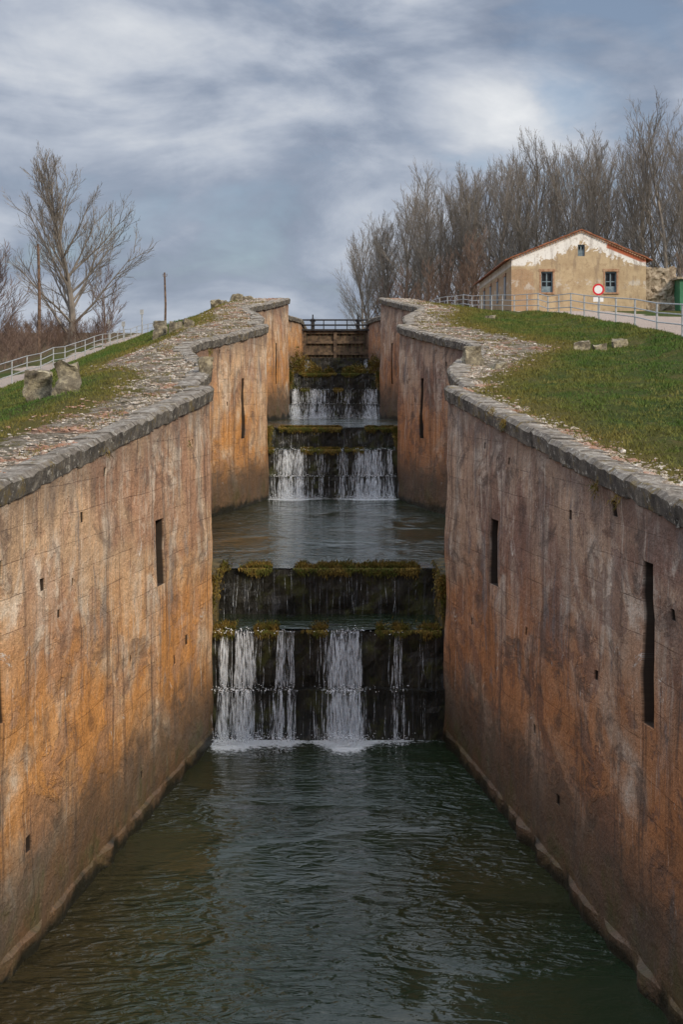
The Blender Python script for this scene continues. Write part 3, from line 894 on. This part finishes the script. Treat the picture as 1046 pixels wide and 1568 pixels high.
for y in (95,99.5,104,108.5):
    g.box(HX0-.03,HX0-.004,y,y+1.0,6.2,7.7)
g.obj('side_openings',M_dark,house)
g=Geo()
for y in (95,99.5,104,108.5):
    g.box(HX0-.08,HX0-.031,y-.15,y+1.15,7.7,7.9)
g.obj('side_lintels',M_brick,house)
rough_block('ruined_stone_wall',19.95,22.0,92.6,93.3,4.9,8.05,M_ruble,4.4,.2,step=.16)
shed=empty('green_shed')
g=Geo(); g.box(21.9,26,91.2,95,5.2,7.2); g.obj('body',M_green,shed)
g=Geo(); g.box(21.7,26.2,91.0,95.2,7.2,7.34); g.obj('roof',M_ruble,shed)

# ------------------------------------------------------------ trees
def bark(name,c1,c2): return simple(name,c1,c2,2,.9,0)
M_bark=bark('bare_tree_bark',(.155,.135,.115),(.25,.215,.18))
M_bark2=bark('bare_tree_bark_brown',(.13,.085,.065),(.20,.135,.10))
def gen_tree(seed,H,lmb,spread,n2=8,n3=9,n4=0,up=.25,tw=.016,tstart=.1,r0=.2,trunkfrac=.72,Lk=.5,ang=(.3,.6)):
    rng=random.Random(seed); g=Geo()
    def path(p,d,L,nseg,wob,trop):
        pts=[p]; d=d.normalized()
        for i in range(nseg):
            d=(d+Vector((rng.gauss(0,wob),rng.gauss(0,wob),rng.gauss(0,wob*.6)+trop))).normalized()
            p=p+d*(L/nseg); pts.append(p)
        return pts
    def child_dir(d,ang):
        a=rng.random()*6.28
        u=d.orthogonal().normalized(); w=d.cross(u)
        return (d*math.cos(ang)+(u*math.cos(a)+w*math.sin(a))*math.sin(ang)).normalized()
    def sub(pts,t):
        f=t*(len(pts)-1); i=min(int(f),len(pts)-2); k=f-i
        return pts[i].lerp(pts[i+1],k),(pts[i+1]-pts[i]).normalized()
    tr=path(Vector((0,0,-.3)),Vector((rng.gauss(0,.04),rng.gauss(0,.04),1)),H*trunkfrac,8,.045,.05)
    g.tube(tr,[r0*(1-.88*i/8)+.015 for i in range(9)],7)
    cnt=[n2,n3,n4]
    def rec(p,d,L,r,lvl):
        nseg=(6,4,3,1)[lvl-1]
        pts=path(p,d,L,nseg,(.07,.08,.09,.10)[lvl-1],(up*.35,up*.4,up*.4,up*.3)[lvl-1])
        rt=tw*.55
        g.tube(pts,[r+(rt-r)*i/nseg for i in range(nseg+1)],(5,4,3,3)[lvl-1])
        if lvl<=3 and cnt[lvl-1]>0:
            n=cnt[lvl-1]
            for i in range(n):
                t=.12+.86*(i+rng.random())/n
                q,dd=sub(pts,t)
                rec(q,child_dir(dd,rng.uniform(*ang)),L*rng.uniform(.34,.55)*(1.15-.5*t),max(tw,r*(.40-.1*t)),lvl+1)
    for i in range(lmb):
        t=tstart+(1-tstart)*((i+rng.random())/lmb)
        q,dd=sub(tr,t)
        a_=spread*(1.15-.65*t)*rng.uniform(.8,1.2)
        L=H*(Lk-Lk*.5*t)*rng.uniform(.85,1.15)
        rec(q,child_dir(Vector((0,0,1)),a_),L,r0*(.42-.22*t),1)
    me=bpy.data.meshes.new('bare_tree_mesh'); me.from_pydata([tuple(v) for v in g.v],[],g.f); me.update()
    return me
def place(me,name,x,y,z,s,rot,parent=None,sw=1):
    ob=bpy.data.objects.new(name,me); COL.objects.link(ob)
    ob.location=(x,y,z); ob.scale=(s*sw,s*sw,s); ob.rotation_euler=(0,0,rot)
    if parent: ob.parent=parent
    return ob
variants=[gen_tree(s,17.6,18,.58,7,6,2,.22,.011,.12,.22,.82,.45,(.25,.5)) for s in (1,2,3,4)]
for m in variants: m.materials.append(M_bark)
shrubs=[gen_tree(s,7,14,.8,7,7,0,.22,.012,.03,.06,.7,.5) for s in (21,22)]
for m in shrubs: m.materials.append(M_bark2)
row=empty('bare_poplar_row')
rng=random.Random(9)
for rowi,(ox,oy,n) in enumerate(((0,0,19),(1.5,8,17),(-1,15,13))):
    for i in range(n):
        t=i/(n-1)*1.12-.06
        x=30-24.5*t+ox*.6+rng.gauss(0,.5); y=119+52*t+oy+rng.gauss(0,1)
        s=rng.uniform(.90,1.07)
        if t>.93: s*=.84
        place(rng.choice(variants),'poplar',x,y,terrain(x,y)-.3,s,rng.random()*6.28,row,1.05)
for i in range(20):
    t=rng.random()
    x=28-22.5*t+rng.gauss(0,1); y=116+50*t+rng.gauss(0,3)
    place(rng.choice(shrubs),'undergrowth',x,y,terrain(x,y)-.2,rng.uniform(.6,1.0),rng.random()*6.28,row)
for (x,y,s) in ((11.4,124,1.2),(12.5,126,1.1),(10.0,127,.9),(5.4,165,1.1),(7,150,1.0),(8.6,140,1.0)):
    place(rng.choice(shrubs),'bare_shrub',x,y,terrain(x,y)-.2,s,rng.random()*6.28)
big=gen_tree(54,13.0,28,.90,8,7,3,.22,.010,.10,.26,.72,.50,(.3,.62)); big.materials.append(M_bark)
place(big,'bare_tree',-17.8,95,terrain(-17.8,95)-.2,1.06,1.0)
place(shrubs[0],'bare_shrub',-16.2,99,terrain(-16.2,99)-.2,.9,2)
place(shrubs[1],'bare_shrub',-24.2,100,terrain(-24.2,100)-.2,1.1,2)
place(shrubs[0],'bare_shrub',-26.2,108,terrain(-26,108)-.2,1.2,1)
hedge=empty('bare_hedge')
for i in range(80):
    y=rng.uniform(62,110); x=-16.8-rng.random()*(1+.06*y)
    place(rng.choice(shrubs),'hedge_bush',x,y,terrain(x,y)-.25,rng.uniform(.20,.34)*(.6+y/170),rng.random()*6.28,hedge,1.3)

# ------------------------------------------------------------ sky and light
W=NT('World',True); scene.world=W.m
tc=W.n('ShaderNodeTexCoord').outputs['Generated']
x,y,z=W.xyz(tc)
sky=W.n('ShaderNodeTexSky',{'sky_type':'NISHITA','sun_disc':False,'sun_elevation':math.radians(34),'sun_rotation':math.radians(140)})
bg1=W.n('ShaderNodeBackground',None,Color=sky.outputs[0],Strength=.12)
mp=W.map(tc,(5.2,5.2,12.0),(1.7,.4,.6))
n1=W.noise(mp,1.0,6,.54,.35)
n2=W.noise(W.map(tc,(12,12,24),(4,2,0)),1.0,5,.6,.4)
val=W.math('ADD',W.math('MULTIPLY',n1,.78),W.math('MULTIPLY',n2,.22))
br=W.ss(W.n('ShaderNodeVectorMath',{'operation':'DISTANCE'},i0=W.map(tc,(1,1,1.7)),i1=(.123,.97,.315)).outputs['Value'],.10,.0,0,.22)
val=W.math('ADD',val,br)
cc=W.ramp(val,[(.37,(.21,.25,.335)),(.45,(.31,.36,.455)),(.53,(.46,.505,.59)),(.62,(.64,.67,.72)),(.75,(.88,.89,.90))])
boost=W.ss(z,.28,.8,1.0,3.0)
bg2=W.n('ShaderNodeBackground',None,Color=cc,Strength=boost)
mx=W.n('ShaderNodeMixShader'); W.set(mx,0,W.ss(n1,.30,.44,.60,.97))
W.t.links.new(bg1.outputs[0],mx.inputs[1]); W.t.links.new(bg2.outputs[0],mx.inputs[2])
o=W.n('ShaderNodeOutputWorld'); W.t.links.new(mx.outputs[0],o.inputs[0])

sd=bpy.data.lights.new('sun','SUN'); sd.energy=2.7; sd.angle=math.radians(10); sd.color=(1,.87,.69)
so=bpy.data.objects.new('sun',sd); COL.objects.link(so)
s=Vector((.52,-.66,.54)).normalized()
so.rotation_euler=s.to_track_quat('Z','Y').to_euler()

# ------------------------------------------------------------ camera
cd=bpy.data.cameras.new('camera'); cam=bpy.data.objects.new('camera',cd); COL.objects.link(cam)
cam.location=(0,0,0); cam.rotation_euler=(math.radians(90),0,0)
cd.sensor_fit='HORIZONTAL'; cd.sensor_width=24; cd.lens=50.0
cd.shift_y=-184/1046; cd.shift_x=5/1046
cd.clip_end=6000; cd.clip_start=.1
scene.camera=cam
